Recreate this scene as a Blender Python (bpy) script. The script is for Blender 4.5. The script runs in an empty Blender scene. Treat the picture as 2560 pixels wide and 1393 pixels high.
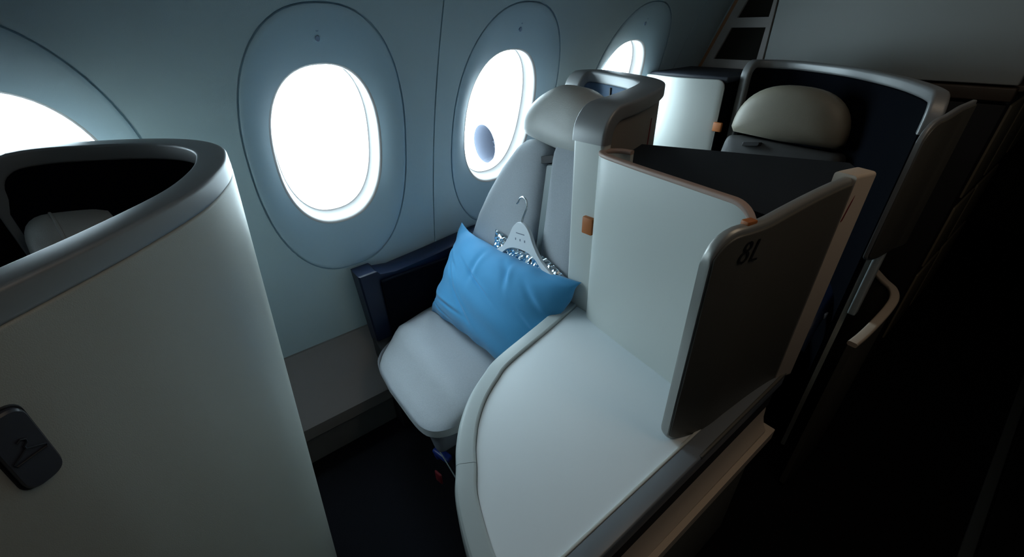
import bpy, bmesh, math, random
from mathutils import Vector, Matrix
random.seed(7)
PI = math.pi
sc = bpy.context.scene
col = sc.collection

# ------------------------------------------------------------------ camera
cam_d = bpy.data.cameras.new('camera')
cam = bpy.data.objects.new('camera', cam_d); col.objects.link(cam)
F = 1054.19
cam_d.sensor_width = 36.0; cam_d.lens = 36.0 * F / 2560.0
cam_d.clip_start = 0.02; cam_d.clip_end = 500
def unit(v): v = Vector(v); return v.normalized()
vy = (2900 - 1280, 0 - 696.5); vz = (1335 - 1280, 2420 - 696.5)
Dn = unit((vz[0], vz[1], F)); Yv = unit((vy[0], vy[1], F)); Xv = Dn.cross(Yv)
right = Vector((Xv[0], Yv[0], -Dn[0])); down = Vector((Xv[1], Yv[1], -Dn[1])); fwd = Vector((Xv[2], Yv[2], -Dn[2]))
m = Matrix((( right[0], -down[0], -fwd[0], 1.30), (right[1], -down[1], -fwd[1], 0.0), (right[2], -down[2], -fwd[2], 1.42), (0, 0, 0, 1)))
cam.matrix_world = m
sc.camera = cam

# ------------------------------------------------------------------ world, lights, exposure
w = bpy.data.worlds.new('world'); sc.world = w; w.use_nodes = True
bg = w.node_tree.nodes['Background']
bg.inputs[0].default_value = (0.70, 0.89, 1.0, 1); bg.inputs[1].default_value = 17.0
sc.view_settings.view_transform = 'Standard'; sc.view_settings.look = 'None'
sc.view_settings.exposure = 0.0; sc.view_settings.gamma = 1.0; sc.view_settings.use_curve_mapping = False
sc.cycles.use_denoising = True
sc.cycles.max_bounces = 10; sc.cycles.diffuse_bounces = 6

def area(name, loc, aim, sx, sy, energy, color):
    l = bpy.data.lights.new(name, 'AREA'); l.shape = 'RECTANGLE'; l.size = sx; l.size_y = sy
    l.energy = energy; l.color = color
    o = bpy.data.objects.new(name, l); col.objects.link(o); o.location = loc
    o.rotation_euler = (Vector(aim) - Vector(loc)).to_track_quat('-Z', 'Y').to_euler()
    return o
area('aisle_reading_light', (1.36, 0.8, 2.18), (1.20, 0.8, 0), 0.25, 1.6, 3.2, (1.0, 0.80, 0.60))
area('added_cool_fill', (2.4, -0.6, 2.15), (0.9, 0.4, 0.9), 0.5, 2.5, 0.5, (0.72, 0.86, 1.0))  # added cool fill to lift walls and shell tops, not a known cabin lamp

# ------------------------------------------------------------------ materials
def mat(name, rgb, rough=0.5, metal=0.0, noise=0.0, nscale=40.0, bump=0.0, bscale=300.0, spec=0.5, coat=0.0, emis=None, sheen=0.0):
    mt = bpy.data.materials.new(name); mt.use_nodes = True
    nt = mt.node_tree; b = nt.nodes['Principled BSDF']
    b.inputs['Base Color'].default_value = (*rgb, 1); b.inputs['Roughness'].default_value = rough
    b.inputs['Metallic'].default_value = metal; b.inputs['Specular IOR Level'].default_value = spec
    b.inputs['Coat Weight'].default_value = coat
    b.inputs['Sheen Weight'].default_value = sheen
    if emis:
        b.inputs['Emission Color'].default_value = (*emis[0], 1); b.inputs['Emission Strength'].default_value = emis[1]
    tc = nt.nodes.new('ShaderNodeTexCoord')
    if noise:
        n = nt.nodes.new('ShaderNodeTexNoise'); n.inputs['Scale'].default_value = nscale; n.inputs['Detail'].default_value = 4
        mx = nt.nodes.new('ShaderNodeMixRGB'); mx.blend_type = 'MIX'
        mx.inputs[1].default_value = (*[c * (1 - noise) for c in rgb], 1); mx.inputs[2].default_value = (*[min(1, c * (1 + noise)) for c in rgb], 1)
        nt.links.new(tc.outputs['Object'], n.inputs['Vector']); nt.links.new(n.outputs['Fac'], mx.inputs[0])
        nt.links.new(mx.outputs[0], b.inputs['Base Color'])
    if bump:
        n2 = nt.nodes.new('ShaderNodeTexNoise'); n2.inputs['Scale'].default_value = bscale; n2.inputs['Detail'].default_value = 3
        bp = nt.nodes.new('ShaderNodeBump'); bp.inputs['Strength'].default_value = bump; bp.inputs['Distance'].default_value = 0.002
        nt.links.new(tc.outputs['Object'], n2.inputs['Vector']); nt.links.new(n2.outputs['Fac'], bp.inputs['Height'])
        nt.links.new(bp.outputs[0], b.inputs['Normal'])
    return mt
M = {}
M['wall'] = mat('sidewall_plastic', (0.45, 0.56, 0.60), 0.55, noise=0.02, nscale=3, bump=0.15, bscale=500)
M['surround'] = mat('window_surround_plastic', (0.43, 0.56, 0.63), 0.42, bump=0.06, bscale=500)
M['reveal'] = mat('window_reveal_plastic', (0.36, 0.34, 0.33), 0.5)
M['groove'] = mat('joint_shadow_grey', (0.10, 0.13, 0.15), 0.8)
M['white'] = mat('white_satin_panel', (0.57, 0.60, 0.57), 0.38, noise=0.015, nscale=2, bump=0.04, bscale=700)
M['table'] = mat('table_laminate', (0.76, 0.82, 0.85), 0.36, noise=0.02, nscale=2, bump=0.03, bscale=900)
M['trim'] = mat('grey_painted_trim', (0.42, 0.47, 0.47), 0.38)
M['alu'] = mat('brushed_aluminium_paint', (0.27, 0.275, 0.275), 0.46, metal=0.35)
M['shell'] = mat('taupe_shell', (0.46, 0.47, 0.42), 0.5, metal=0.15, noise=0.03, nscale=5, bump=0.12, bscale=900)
M['tan'] = mat('tan_painted_trim', (0.56, 0.46, 0.36), 0.5)
M['wing'] = mat('dark_taupe_lacquer', (0.085, 0.080, 0.066), 0.45, bump=0.05, bscale=600)
M['navy'] = mat('navy_fabric', (0.0022, 0.0032, 0.0060), 0.9, bump=0.3, bscale=900, spec=0.04)
M['navyp'] = mat('navy_plastic', (0.006, 0.012, 0.034), 0.42, spec=0.3)
M['fabric'] = mat('grey_blue_fabric', (0.38, 0.41, 0.44), 0.9, noise=0.12, nscale=260, bump=0.5, bscale=1100, sheen=0.3)
M['strip'] = mat('grey_leather_strip', (0.20, 0.24, 0.25), 0.5, bump=0.1)
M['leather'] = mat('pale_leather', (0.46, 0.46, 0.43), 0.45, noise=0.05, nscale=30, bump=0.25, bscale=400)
M['leather9'] = mat('shaded_olive_leather', (0.26, 0.235, 0.18), 0.5, noise=0.05, nscale=30, bump=0.2, bscale=400)  # headrest leather darkened for the weak light in the rear row
M['leatherd'] = mat('shadow_grey_leather', (0.035, 0.036, 0.036), 0.6, bump=0.2, bscale=400)  # rear row's shade worked into this leather colour too
M['pillow'] = mat('blue_cotton', (0.045, 0.27, 0.52), 0.85, noise=0.05, nscale=12, bump=0.3, bscale=800, sheen=0.2)
M['orange'] = mat('orange_leather_tab', (0.42, 0.13, 0.03), 0.55, bump=0.1)
M['black'] = mat('black_print', (0.004, 0.004, 0.005), 0.6)
M['dark'] = mat('dark_recess', (0.010, 0.010, 0.012), 0.7)
M['red'] = mat('red_accent', (0.16, 0.010, 0.016), 0.5)
M['carpet'] = mat('dark_carpet', (0.006, 0.006, 0.008), 1.0, noise=0.3, nscale=200, bump=0.6, bscale=400, spec=0.1)
M['chrome'] = mat('polished_steel', (0.8, 0.82, 0.84), 0.15, metal=1.0)
M['hanger'] = mat('white_hanger_plastic', (0.62, 0.66, 0.69), 0.4)
M['foil'] = mat('silver_foil', (0.75, 0.84, 0.90), 0.16, metal=1.0)
M['ledge'] = mat('grey_kick_panel', (0.17, 0.155, 0.15), 0.6, bump=0.1)
M['ledge2'] = mat('dark_grey_kick_panel', (0.13, 0.13, 0.13), 0.6, bump=0.1)
M['bulk'] = mat('bulkhead_laminate', (0.42, 0.45, 0.44), 0.55, noise=0.03, nscale=2, bump=0.1)
M['frame'] = mat('bulkhead_frame', (0.40, 0.38, 0.36), 0.5)
M['panel_dark'] = mat('smoked_panel', (0.014, 0.013, 0.010), 0.75, spec=0.15)
M['ceil'] = mat('ceiling_plastic', (0.5, 0.5, 0.5), 0.6)
M['nacelle'] = mat('nacelle_paint', (0.30, 0.34, 0.40), 0.5)
M['nacelle_in'] = mat('nacelle_inlet', (0.055, 0.062, 0.085), 0.6)
M['blue'] = mat('blue_plastic', (0.01, 0.03, 0.20), 0.4)
M['icon'] = mat('icon_grey', (0.02, 0.022, 0.03), 0.5)
M['latch'] = mat('slate_latch', (0.045, 0.048, 0.065), 0.38)
def glass():
    mt = bpy.data.materials.new('cabin_window_glass'); mt.use_nodes = True; nt = mt.node_tree
    nt.nodes.remove(nt.nodes['Principled BSDF'])
    t = nt.nodes.new('ShaderNodeBsdfTransparent'); t.inputs[0].default_value = (0.96, 0.97, 0.97, 1)
    g = nt.nodes.new('ShaderNodeBsdfGlossy'); g.inputs['Roughness'].default_value = 0.02
    f = nt.nodes.new('ShaderNodeFresnel'); f.inputs[0].default_value = 1.3
    mx = nt.nodes.new('ShaderNodeMixShader'); nt.links.new(f.outputs[0], mx.inputs[0])
    nt.links.new(t.outputs[0], mx.inputs[1]); nt.links.new(g.outputs[0], mx.inputs[2])
    nt.links.new(mx.outputs[0], nt.nodes['Material Output'].inputs[0])
    return mt
M['glass'] = glass()

# ------------------------------------------------------------------ helpers
def tag(o, label=None, cat=None, group=None, kind=None):
    if label: o['label'] = label
    if cat: o['category'] = cat
    if group: o['group'] = group
    if kind: o['kind'] = kind
    return o
def empty(name, loc, label, cat, group=None):
    o = bpy.data.objects.new(name, None); col.objects.link(o); o.location = loc; o.empty_display_size = 0.1
    return tag(o, label, cat, group)
def mesh_obj(name, verts, faces, material, parent=None, sharp=35, flat=False, recalc=True):
    """verts are world coordinates; a parented mesh keeps them through its parent's location"""
    me = bpy.data.meshes.new(name)
    off = Vector((0, 0, 0))
    p = parent
    while p is not None: off += Vector(p.location); p = p.parent
    me.from_pydata([tuple(Vector(v) - off) for v in verts], [], faces)
    if recalc:
        bm = bmesh.new(); bm.from_mesh(me); bmesh.ops.recalc_face_normals(bm, faces=bm.faces); bm.to_mesh(me); bm.free()
    me.materials.append(M[material] if isinstance(material, str) else material)
    if not flat:
        me.polygons.foreach_set('use_smooth', [True] * len(me.polygons)); me.set_sharp_from_angle(angle=math.radians(sharp))
    o = bpy.data.objects.new(name, me); col.objects.link(o)
    if parent: o.parent = parent
    return o
def rbox(c, s, bev=0.005, seg=3, rz=0.0):
    bm = bmesh.new(); bmesh.ops.create_cube(bm, size=1)
    for v in bm.verts: v.co = Vector((v.co.x * s[0], v.co.y * s[1], v.co.z * s[2]))
    if bev: bmesh.ops.bevel(bm, geom=list(bm.edges), offset=bev, segments=seg, profile=0.5, affect='EDGES')
    R = Matrix.Rotation(rz, 3, 'Z')
    vs = [R @ v.co + Vector(c) for v in bm.verts]; bm.verts.index_update()
    fs = [[v.index for v in f.verts] for f in bm.faces]; bm.free()
    return vs, fs
def join(*parts):
    V, Fc = [], []
    for v, f in parts:
        o = len(V); V += [Vector(x) for x in v]; Fc += [[i + o for i in q] for q in f]
    return V, Fc
def catmull(pts, n=8):
    pts = [Vector(p) for p in pts]; out = []
    P_ = [2 * pts[0] - pts[1]] + pts + [2 * pts[-1] - pts[-2]]
    for i in range(1, len(P_) - 2):
        a, b, c, d = P_[i - 1:i + 3]
        for k in range(n):
            t = k / n
            out.append(0.5 * ((2 * b) + (c - a) * t + (2 * a - 5 * b + 4 * c - d) * t * t + (3 * b - a - 3 * c + d) * t ** 3))
    out.append(pts[-1]); return out
def rings(R, closed=True, cap=True):
    n = len(R[0]); V = [v for r in R for v in r]; Fc = []
    for i in range(len(R) - 1):
        for j in range(n if closed else n - 1):
            k = (j + 1) % n
            Fc.append([i * n + j, i * n + k, (i + 1) * n + k, (i + 1) * n + j])
    if cap: Fc.append(list(range(n))); Fc.append([(len(R) - 1) * n + j for j in range(n)])
    return V, Fc
def rrect(hw, hh, r, seg=5):
    """rounded rectangle profile centred on 0"""
    out = []
    r = min(r, hw * 0.999, hh * 0.999)
    for cx, cy, a0 in ((hw - r, hh - r, 0), (-hw + r, hh - r, 90), (-hw + r, -hh + r, 180), (hw - r, -hh + r, 270)):
        for k in range(seg + 1):
            a = math.radians(a0 + 90 * k / seg); out.append((cx + r * math.cos(a), cy + r * math.sin(a)))
    return out
def plan_normals(path):
    N = []
    for i in range(len(path)):
        a = path[max(0, i - 1)]; b = path[min(len(path) - 1, i + 1)]
        t = Vector((b[0] - a[0], b[1] - a[1])); t.normalize(); N.append(Vector((t.y, -t.x)))
    return N
def wall_sweep(path, zb, zt, th, off=0.0, lean=0.0, r=0.008, zr=None):
    """vertical wall following a plan path; off shifts it along the right-hand normal; lean moves the bottom"""
    N = plan_normals(path); R = []
    for i, (p, n) in enumerate(zip(path, N)):
        top = zt[i] if isinstance(zt, list) else zt
        bot = zb[i] if isinstance(zb, list) else zb
        t = th[i] if isinstance(th, list) else th
        ring = []
        for u, v in rrect(t / 2, (top - bot) / 2, r, 3):
            z = (top + bot) / 2 + v
            s = off + u - lean * (top - z)
            ring.append(Vector((p[0] + n.x * s, p[1] + n.y * s, z)))
        R.append(ring)
    return rings(R)
def sweep(path, normals, w_, h_, r, off=0.0, seg=4):
    """rounded bar along a 3-D path; width along the given normals, height across"""
    R = []; n = len(path)
    for i in range(n):
        a = path[max(0, i - 1)]; b = path[min(n - 1, i + 1)]
        T = (b - a).normalized(); N = Vector(normals[i]).normalized(); N = (N - T * N.dot(T)).normalized(); B = N.cross(T)
        ww = w_[i] if isinstance(w_, list) else w_
        R.append([path[i] + N * (u + off) + B * v for u, v in rrect(ww / 2, h_ / 2, r, seg)])
    return rings(R)
def tube(path, r, seg=10, cap=True):
    path = [Vector(p) for p in path]; R = []; prev = None
    for i in range(len(path)):
        a = path[max(0, i - 1)]; b = path[min(len(path) - 1, i + 1)]; T = (b - a).normalized()
        if prev is None:
            prev = T.orthogonal().normalized()
        N = (prev - T * prev.dot(T)).normalized(); prev = N; B = T.cross(N)
        rr = r[i] if isinstance(r, list) else r
        R.append([path[i] + (N * math.cos(2 * PI * k / seg) + B * math.sin(2 * PI * k / seg)) * rr for k in range(seg)])
    return rings(R, cap=cap)
def frame_pts(O, U, V_, N, pts):
    return [Vector(O) + Vector(U) * a + Vector(V_) * b + Vector(N) * c for a, b, c in pts]
def smooth_outline(pts, n=6):
    P_ = [Vector((p[0], p[1], 0)) for p in pts]; L = len(P_); out = []
    for i in range(L):
        a, b, c, d = P_[i - 1], P_[i], P_[(i + 1) % L], P_[(i + 2) % L]
        for k in range(n):
            t = k / n
            q = 0.5 * ((2 * b) + (c - a) * t + (2 * a - 5 * b + 4 * c - d) * t * t + (3 * b - a - 3 * c + d) * t ** 3)
            out.append((q.x, q.y))
    return out
def round_poly(pts, r, seg=5):
    """polygon with every corner rounded; r is one radius or a list"""
    out = []; n = len(pts)
    for i in range(n):
        p0, p, p1 = Vector(pts[i - 1]), Vector(pts[i]), Vector(pts[(i + 1) % n])
        rr = r[i] if isinstance(r, (list, tuple)) else r
        a = (p0 - p); b = (p1 - p); la, lb = a.length, b.length; a.normalize(); b.normalize()
        ang = a.angle(b); d = min(rr / math.tan(ang / 2), la * 0.49, lb * 0.49)
        if rr < 1e-5 or ang > 3.1: out.append(tuple(p)); continue
        s, e = p + a * d, p + b * d
        for k in range(seg + 1):
            t = k / seg; q = s * (1 - t) ** 2 + p * 2 * t * (1 - t) + e * t * t; out.append((q.x, q.y))
    return out
def puffed(outline, th, O, U, V_, N, nr=7, edge=0.35, back=True, sink=None):
    """cushion: a 2-D outline filled with a domed front; edge is the part of th that is straight side"""
    cx = sum(p[0] for p in outline) / len(outline); cy = sum(p[1] for p in outline) / len(outline)
    R = []
    if back: R.append([(cx + (p[0] - cx) * 0.96, cy + (p[1] - cy) * 0.96, 0) for p in outline])
    R.append([(p[0], p[1], th * 0.12) for p in outline]); R.append([(p[0], p[1], th * edge) for p in outline])
    for k in range(1, nr + 1):
        a = k / nr * PI / 2
        s = 1 - 0.999 * (1 - math.cos(a)) ** 0.9 if k < nr else 0.02
        s = math.cos(a * 0.985) ** 0.55
        R.append([(cx + (p[0] - cx) * s, cy + (p[1] - cy) * s, th * (edge + (1 - edge) * math.sin(a) ** 0.9)) for p in outline])
    R = [frame_pts(O, U, V_, N, r) for r in R]
    return rings(R)
def slab(outline, z0, z1, bev=0.003):
    """horizontal plate from an outline, with a small bevel on its top edge"""
    cx = sum(p[0] for p in outline) / len(outline); cy = sum(p[1] for p in outline) / len(outline)
    def ins(d):
        o = []
        for p in outline:
            v = Vector((p[0] - cx, p[1] - cy)); L = v.length; v = v * (1 - d / L); o.append((cx + v.x, cy + v.y))
        return o
    R = [[Vector((*p, z0)) for p in outline], [Vector((*p, z1 - bev)) for p in outline],
         [Vector((*p, z1 - bev * 0.3)) for p in ins(bev * 0.3)], [Vector((*p, z1)) for p in ins(bev)]]
    return rings(R)
def prism(outline, O, U, V_, N, th, bev=0.0):
    O, U, V_, N = map(Vector, (O, U, V_, N))
    cx = sum(p[0] for p in outline) / len(outline); cy = sum(p[1] for p in outline) / len(outline)
    def lay(d, h): 
        r = []
        for p in outline:
            v = Vector((p[0] - cx, p[1] - cy)); L = max(v.length, 1e-6); v = v * (1 - d / L); r.append(O + U * (cx + v.x) + V_ * (cy + v.y) + N * h)
        return r
    R = [lay(bev, 0), lay(0, bev), lay(0, th - bev), lay(bev, th)] if bev else [lay(0, 0), lay(0, th)]
    return rings(R)

# ------------------------------------------------------------------ sidewall: part of a cylinder
RC, ZC = 2.80, 0.25
X0 = math.sqrt(RC * RC - (1.15 - ZC) ** 2)
TH0 = math.asin((1.15 - ZC) / RC)
def W(y, s, d=0.0):
    """point on the sidewall: y along the cabin, s arc length above z=1.15, d depth outwards"""
    th = TH0 + s / RC
    r = RC + d
    return Vector((X0 - r * math.cos(th), y, ZC + r * math.sin(th)))
def s_of_z(z): return RC * (math.asin((z - ZC) / RC) - TH0)
SB, ST = s_of_z(0.385), s_of_z(1.75)
SEAMS = [-3.127, -1.857, -0.587, 0.683, 1.953, 2.15]
WY = [-0.905, -0.283, 0.352, 0.982, 1.617]           # window centres
WY = [y for y in WY]
S_O, S_I = s_of_z(1.082), s_of_z(1.090)
OA, OB = 0.230, 0.418                                 # half width and half height of the outer oval
IA, IB = 0.151, 0.247
NR = 72
def oval(a, b, k, e=2.35):
    t = 2 * PI * k / NR; c, s = math.cos(t), math.sin(t)
    return a * math.copysign(abs(c) ** (2 / e), c), b * math.copysign(abs(s) ** (2 / e), s)
def window_cell(y0, y1, yc, s0, s1):
    """wall field with an oval hole"""
    R = []
    steps = 7
    for q in range(steps + 1):
        ring = []
        for k in range(NR):
            a, b = oval(OA, OB, k)
            # ray from centre to the rectangle
            L = 1e9
            if a > 1e-9: L = min(L, (y1 - yc) / a)
            if a < -1e-9: L = min(L, (y0 - yc) / a)
            if b > 1e-9: L = min(L, (s1 - S_O) / b)
            if b < -1e-9: L = min(L, (s0 - S_O) / b)
            f = q / steps
            fa = a * (1 + (L - 1) * f); fb = b * (1 + (L - 1) * f)
            ring.append(W(yc + fa, S_O + fb))
        R.append(ring)
    # exact rectangle corners
    for cy, cs in ((y0, s0), (y0, s1), (y1, s0), (y1, s1)):
        c3 = W(cy, cs); i = min(range(NR), key=lambda k: (R[-1][k] - c3).length); R[-1][i] = c3
    return rings(R, cap=False)
def wgrid(y0, y1, s0, s1, ny, ns, d=0.0):
    V, Fc = [], []
    for i in range(ny + 1):
        for j in range(ns + 1): V.append(W(y0 + (y1 - y0) * i / ny, s0 + (s1 - s0) * j / ns, d))
    for i in range(ny):
        for j in range(ns):
            a = i * (ns + 1) + j; Fc.append([a, a + 1, a + ns + 2, a + ns + 1])
    return V, Fc
wl_parts = [wgrid(s - 0.02, s + 0.02, SB - 0.05, ST, 1, 30, 0.010) for s in SEAMS[:-1]]
wl_parts.append(wgrid(-3.2, 4.6, s_of_z(0.0), SB + 0.02, 1, 10, 0.02))
wl_parts.append(wgrid(-3.2, 4.6, ST - 0.01, s_of_z(2.35), 1, 14, 0.004))
wl_parts.append(wgrid(2.135, 4.6, SB, ST, 1, 20, 0.003))
wall_left = mesh_obj('wall_left', *join(*wl_parts), 'wall', recalc=False)
tag(wall_left, 'curved pale grey cabin sidewall with thin vertical seams', kind='structure')
G = 0.0022
def flange(y, s0, s1, d):
    V = []; n = 30
    for j in range(n + 1):
        s = s0 + (s1 - s0) * j / n; V += [W(y, s, 0), W(y, s, d)]
    return V, [[2 * j, 2 * j + 1, 2 * j + 3, 2 * j + 2] for j in range(n)]
S_LO, S_HI = s_of_z(0.62), s_of_z(1.60)
for i in range(len(SEAMS) - 1):
    a, b = SEAMS[i] + G, SEAMS[i + 1] - G
    ws = [y for y in WY if a < y < b]
    parts = [flange(a, SB, ST, 0.010), flange(b, SB, ST, 0.010)]
    if ws:
        cuts = [a] + [(ws[k] + ws[k + 1]) / 2 for k in range(len(ws) - 1)] + [b]
        parts += [wgrid(a, b, SB, S_LO, 4, 8), wgrid(a, b, S_HI, ST, 4, 6)]
        for k, yc in enumerate(ws): parts.append(window_cell(cuts[k], cuts[k + 1], yc, S_LO, S_HI))
    else:
        parts.append(wgrid(a, b, SB, ST, 4, 30))
    mesh_obj('wall_panel', *join(*parts), 'wall', wall_left, recalc=False, sharp=30)

for wi, yc in enumerate(WY):
    def orow(a, b, d, s_c): return [W(yc + oval(a, b, k)[0], s_c + oval(a, b, k)[1], d) for k in range(NR)]
    R = [orow(OA, OB, 0, S_O), orow(OA - .0005, OB - .0005, .008, S_O), orow(OA - .0045, OB - .0045, .008, S_O), orow(OA - .005, OB - .005, .0005, S_O), orow(OA - .008, OB - .008, -.0008, S_O)]
    N2 = 12
    for q in range(1, N2 + 1):
        t = q / N2
        a = OA - .008 + (IA + .008 - OA + .008) * t; b = OB - .008 + (IB + .008 - OB + .008) * t
        R.append(orow(a, b, 0.030 * (t ** 1.5), S_O + (S_I - S_O) * t))
    surround = mesh_obj('window_%d' % (wi + 1), *rings(R, cap=False), 'surround', recalc=False, sharp=50)
    tag(surround, kind='structure')
    R = [orow(IA + .008, IB + .008, .030, S_I), orow(IA + .0025, IB + .0025, .0325, S_I), orow(IA, IB, .038, S_I), orow(IA - .003, IB - .003, .060, S_I), orow(IA - .008, IB - .008, .088, S_I), orow(IA - .011, IB - .011, .090, S_I), orow(IA - .012, IB - .012, .13, S_I)]
    mesh_obj('window_reveal', *rings(R, cap=False), 'reveal', surround, recalc=False, sharp=50)
    R = [[W(yc + oval(IA - .0115, IB - .0115, k)[0] * f, S_I + oval(IA - .0115, IB - .0115, k)[1] * f, .092) for k in range(NR)] for f in (1, .6, .2)]
    mesh_obj('window_pane', *rings(R, cap=True), 'glass', surround, recalc=False)
    # touch control of the shade: two faint marks above the opening
    for q, (ds, rr) in enumerate(((0.098, 0.0045), (0.076, 0.0055))):
        c = W(yc - 0.003, S_I + IB + ds, 0.012); n_ = (W(yc, S_I + IB + ds, 0) - W(yc, S_I + IB + ds, 0.1)).normalized(); v_ = Vector((0, 1, 0)).cross(n_)
        mesh_obj('shade_button', *prism([(rr * math.cos(k * PI / 8), rr * 1.3 * math.sin(k * PI / 8)) for k in range(16)], c, (0, 1, 0), v_, n_, 0.0045, 0.0008), mat('shade_button_%d' % (wi * 2 + q), (0.27, 0.36, 0.50), 0.45), surround)
    # light portal: lets the renderer find the sky through this window
    pl = bpy.data.lights.new('window_portal', 'AREA'); pl.shape = 'RECTANGLE'; pl.size = 0.36; pl.size_y = 0.56; pl.cycles.is_portal = True
    po = bpy.data.objects.new('window_portal', pl); col.objects.link(po); po.location = W(yc, S_I, 0.14)
    n_ = (W(yc, S_I, 0) - W(yc, S_I, 0.1)).normalized(); po.rotation_euler = n_.to_track_quat('-Z', 'Y').to_euler()

# ------------------------------------------------------------------ room shell
def plane(name, pts, material, label=None):
    o = mesh_obj(name, pts, [list(range(len(pts)))], material, recalc=False); tag(o, label, kind='structure'); return o
v, f = rbox((2.6, 0.7, -0.03), (5.8, 7.8, 0.06), 0)
tag(mesh_obj('floor', v, f, 'carpet'), 'near-black cabin carpet of the aisle and seat rows', kind='structure')
v, f = rbox((2.6, 0.7, 2.34), (5.8, 7.8, 0.06), 0)
tag(mesh_obj('ceiling', v, f, 'ceil'), kind='structure')
v, f = rbox((2.6, -3.2, 1.15), (5.8, 0.06, 2.4), 0)
tag(mesh_obj('wall_front', v, f, 'ceil'), kind='structure')
v, f = rbox((2.6, 4.6, 1.15), (5.8, 0.06, 2.4), 0)
tag(mesh_obj('wall_rear', v, f, 'panel_dark'), kind='structure')
v, f = rbox((5.5, 0.7, 1.15), (0.06, 7.8, 2.4), 0)
tag(mesh_obj('wall_right', v, f, 'ceil'), kind='structure')
# overhead bin over the window seats (above the frame)
prof = [(0.36, 1.78), (0.50, 1.74), (0.86, 1.78), (0.98, 1.92), (1.0, 2.31), (0.55, 2.31), (0.36, 2.31)]
R = [[Vector((x, y, z)) for x, z in round_poly(prof, 0.04)] for y in (-3.16, 2.14)]
tag(mesh_obj('trim_1', *rings(R), 'ceil'), 'overhead bin row above the window seats', kind='structure')
# kick panel under the sidewall
def extr(prof, y0, y1, n=1): return rings([[Vector((x, y0 + (y1 - y0) * i / n, z)) for x, z in prof] for i in range(n + 1)])
base = mesh_obj('baseboard_left', *extr([(-0.175, 0.392), (-0.135, 0.392), (0.045, 0.215), (0.052, 0.205), (0.052, 0.155), (0.040, 0.140), (-0.17, 0.140)], -3.1, 2.1), 'ledge', sharp=25)
tag(base, 'sloping grey kick panel along the foot of the window wall', kind='structure')
mesh_obj('lower_rail', *extr([(-0.17, 0.138), (0.028, 0.138), (0.018, 0.004), (-0.17, 0.004)], -3.1, 2.1), 'ledge2', base, sharp=25)

# ------------------------------------------------------------------ bulkhead behind the last row
YB = 2.15
bulk = empty('partition_wall', (0.6, YB + 0.03, 0), 'pale grey full-width partition behind the rearmost seat, slit panels at its window side', 'partition')
def wx_(z): return X0 - math.sqrt(RC * RC - (z - ZC) ** 2)
# main laminate panel, right of x 0.32
mesh_obj('main_panel', *rbox((0.732, YB + 0.03, 1.765), (0.80, 0.05, 1.13), 0.004), 'bulk', bulk)
mesh_obj('lower_panel', *rbox((0.62, YB + 0.035, 0.575), (1.02, 0.04, 1.13), 0.004), 'dark', bulk)
mesh_obj('rail', *rbox((0.65, YB + 0.028, 1.172), (0.97, 0.055, 0.042), 0.005), mat('brown_rail', (0.07, 0.05, 0.035), 0.5), bulk)
# framed dark panels
def quad_plate(name, pts, y, th, material, parent, bev=0.0015):
    v, f = prism(pts, (0, y, 0), (1, 0, 0), (0, 0, 1), (0, 1, 0), th, bev)
    return mesh_obj(name, v, f, material, parent)
fr = [(0.058, 1.20), (0.328, 1.20), (0.328, 2.3), (0.62, 2.3), (0.20, 1.63), (0.145, 1.48)]
fr = [(0.050, 1.19), (0.329, 1.19), (0.329, 1.95), (0.50, 1.95), (0.33, 1.90)]
slits = [((0.105, 0.307), (1.238, 1.366)), ((0.170, 0.300), (1.404, 1.53)), ((0.21, 0.30), (1.568, 1.69))]
bar = []
def xl(z): return 0.100 + (z - 1.238) * 0.44
def xr(z): return 0.302 + (z - 1.238) * 0.05
zs = [1.19, 1.238, 1.366, 1.404, 1.53, 1.568, 1.69]
# frame pieces around the openings
def trap(z0, z1, l0, l1, r0, r1): return [(l0, z0), (r0, z0), (r1, z1), (l1, z1)]
fp = []
for z0, z1 in ((1.19, 1.238), (1.366, 1.404), (1.53, 1.568), (1.69, 2.3)):
    fp.append(prism(trap(z0, z1, xl(z0) - .04, min(xl(z1) - .04, .29), .3275, .3275), (0, YB, 0), (1, 0, 0), (0, 0, 1), (0, 1, 0), 0.05))
for z0, z1 in ((1.238, 1.366), (1.404, 1.53), (1.568, 1.69)):
    fp.append(prism(trap(z0, z1, xl(z0) - .04, xl(z1) - .04, xl(z0), xl(z1)), (0, YB, 0), (1, 0, 0), (0, 0, 1), (0, 1, 0), 0.05))
    fp.append(prism(trap(z0, z1, xr(z0), xr(z1), .3275, .3275), (0, YB, 0), (1, 0, 0), (0, 0, 1), (0, 1, 0), 0.05))
    quad_plate('smoked_panel', trap(z0 - .004, z1 + .004, xl(z0) - .004, xl(z1) - .004, xr(z0) + .004, xr(z1) + .004), YB + .012, 0.02, 'panel_dark', bulk)
mesh_obj('slit_frame', *join(*fp), 'frame', bulk, sharp=20)
pts = [(xl(z) - .062, z) for z in (1.19, 1.3, 1.45, 1.6, 1.72)] + [(xl(z) - .042, z) for z in (1.72, 1.6, 1.45, 1.3, 1.19)]
mesh_obj('orange_strip', *prism(pts, (0, YB + .01, 0), (1, 0, 0), (0, 0, 1), (0, 1, 0), 0.03), mat('amber_trim', (0.42, 0.20, 0.09), 0.5), bulk)
pts = [(xl(z) - .16, z) for z in (1.0, 1.3, 1.45, 1.6, 1.9)] + [(xl(z) - .062, z) for z in (1.9, 1.6, 1.45, 1.3, 1.0)]
mesh_obj('filler_strip', *prism(pts, (0, YB + .02, 0), (1, 0, 0), (0, 0, 1), (0, 1, 0), 0.03), 'wall', bulk)

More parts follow.
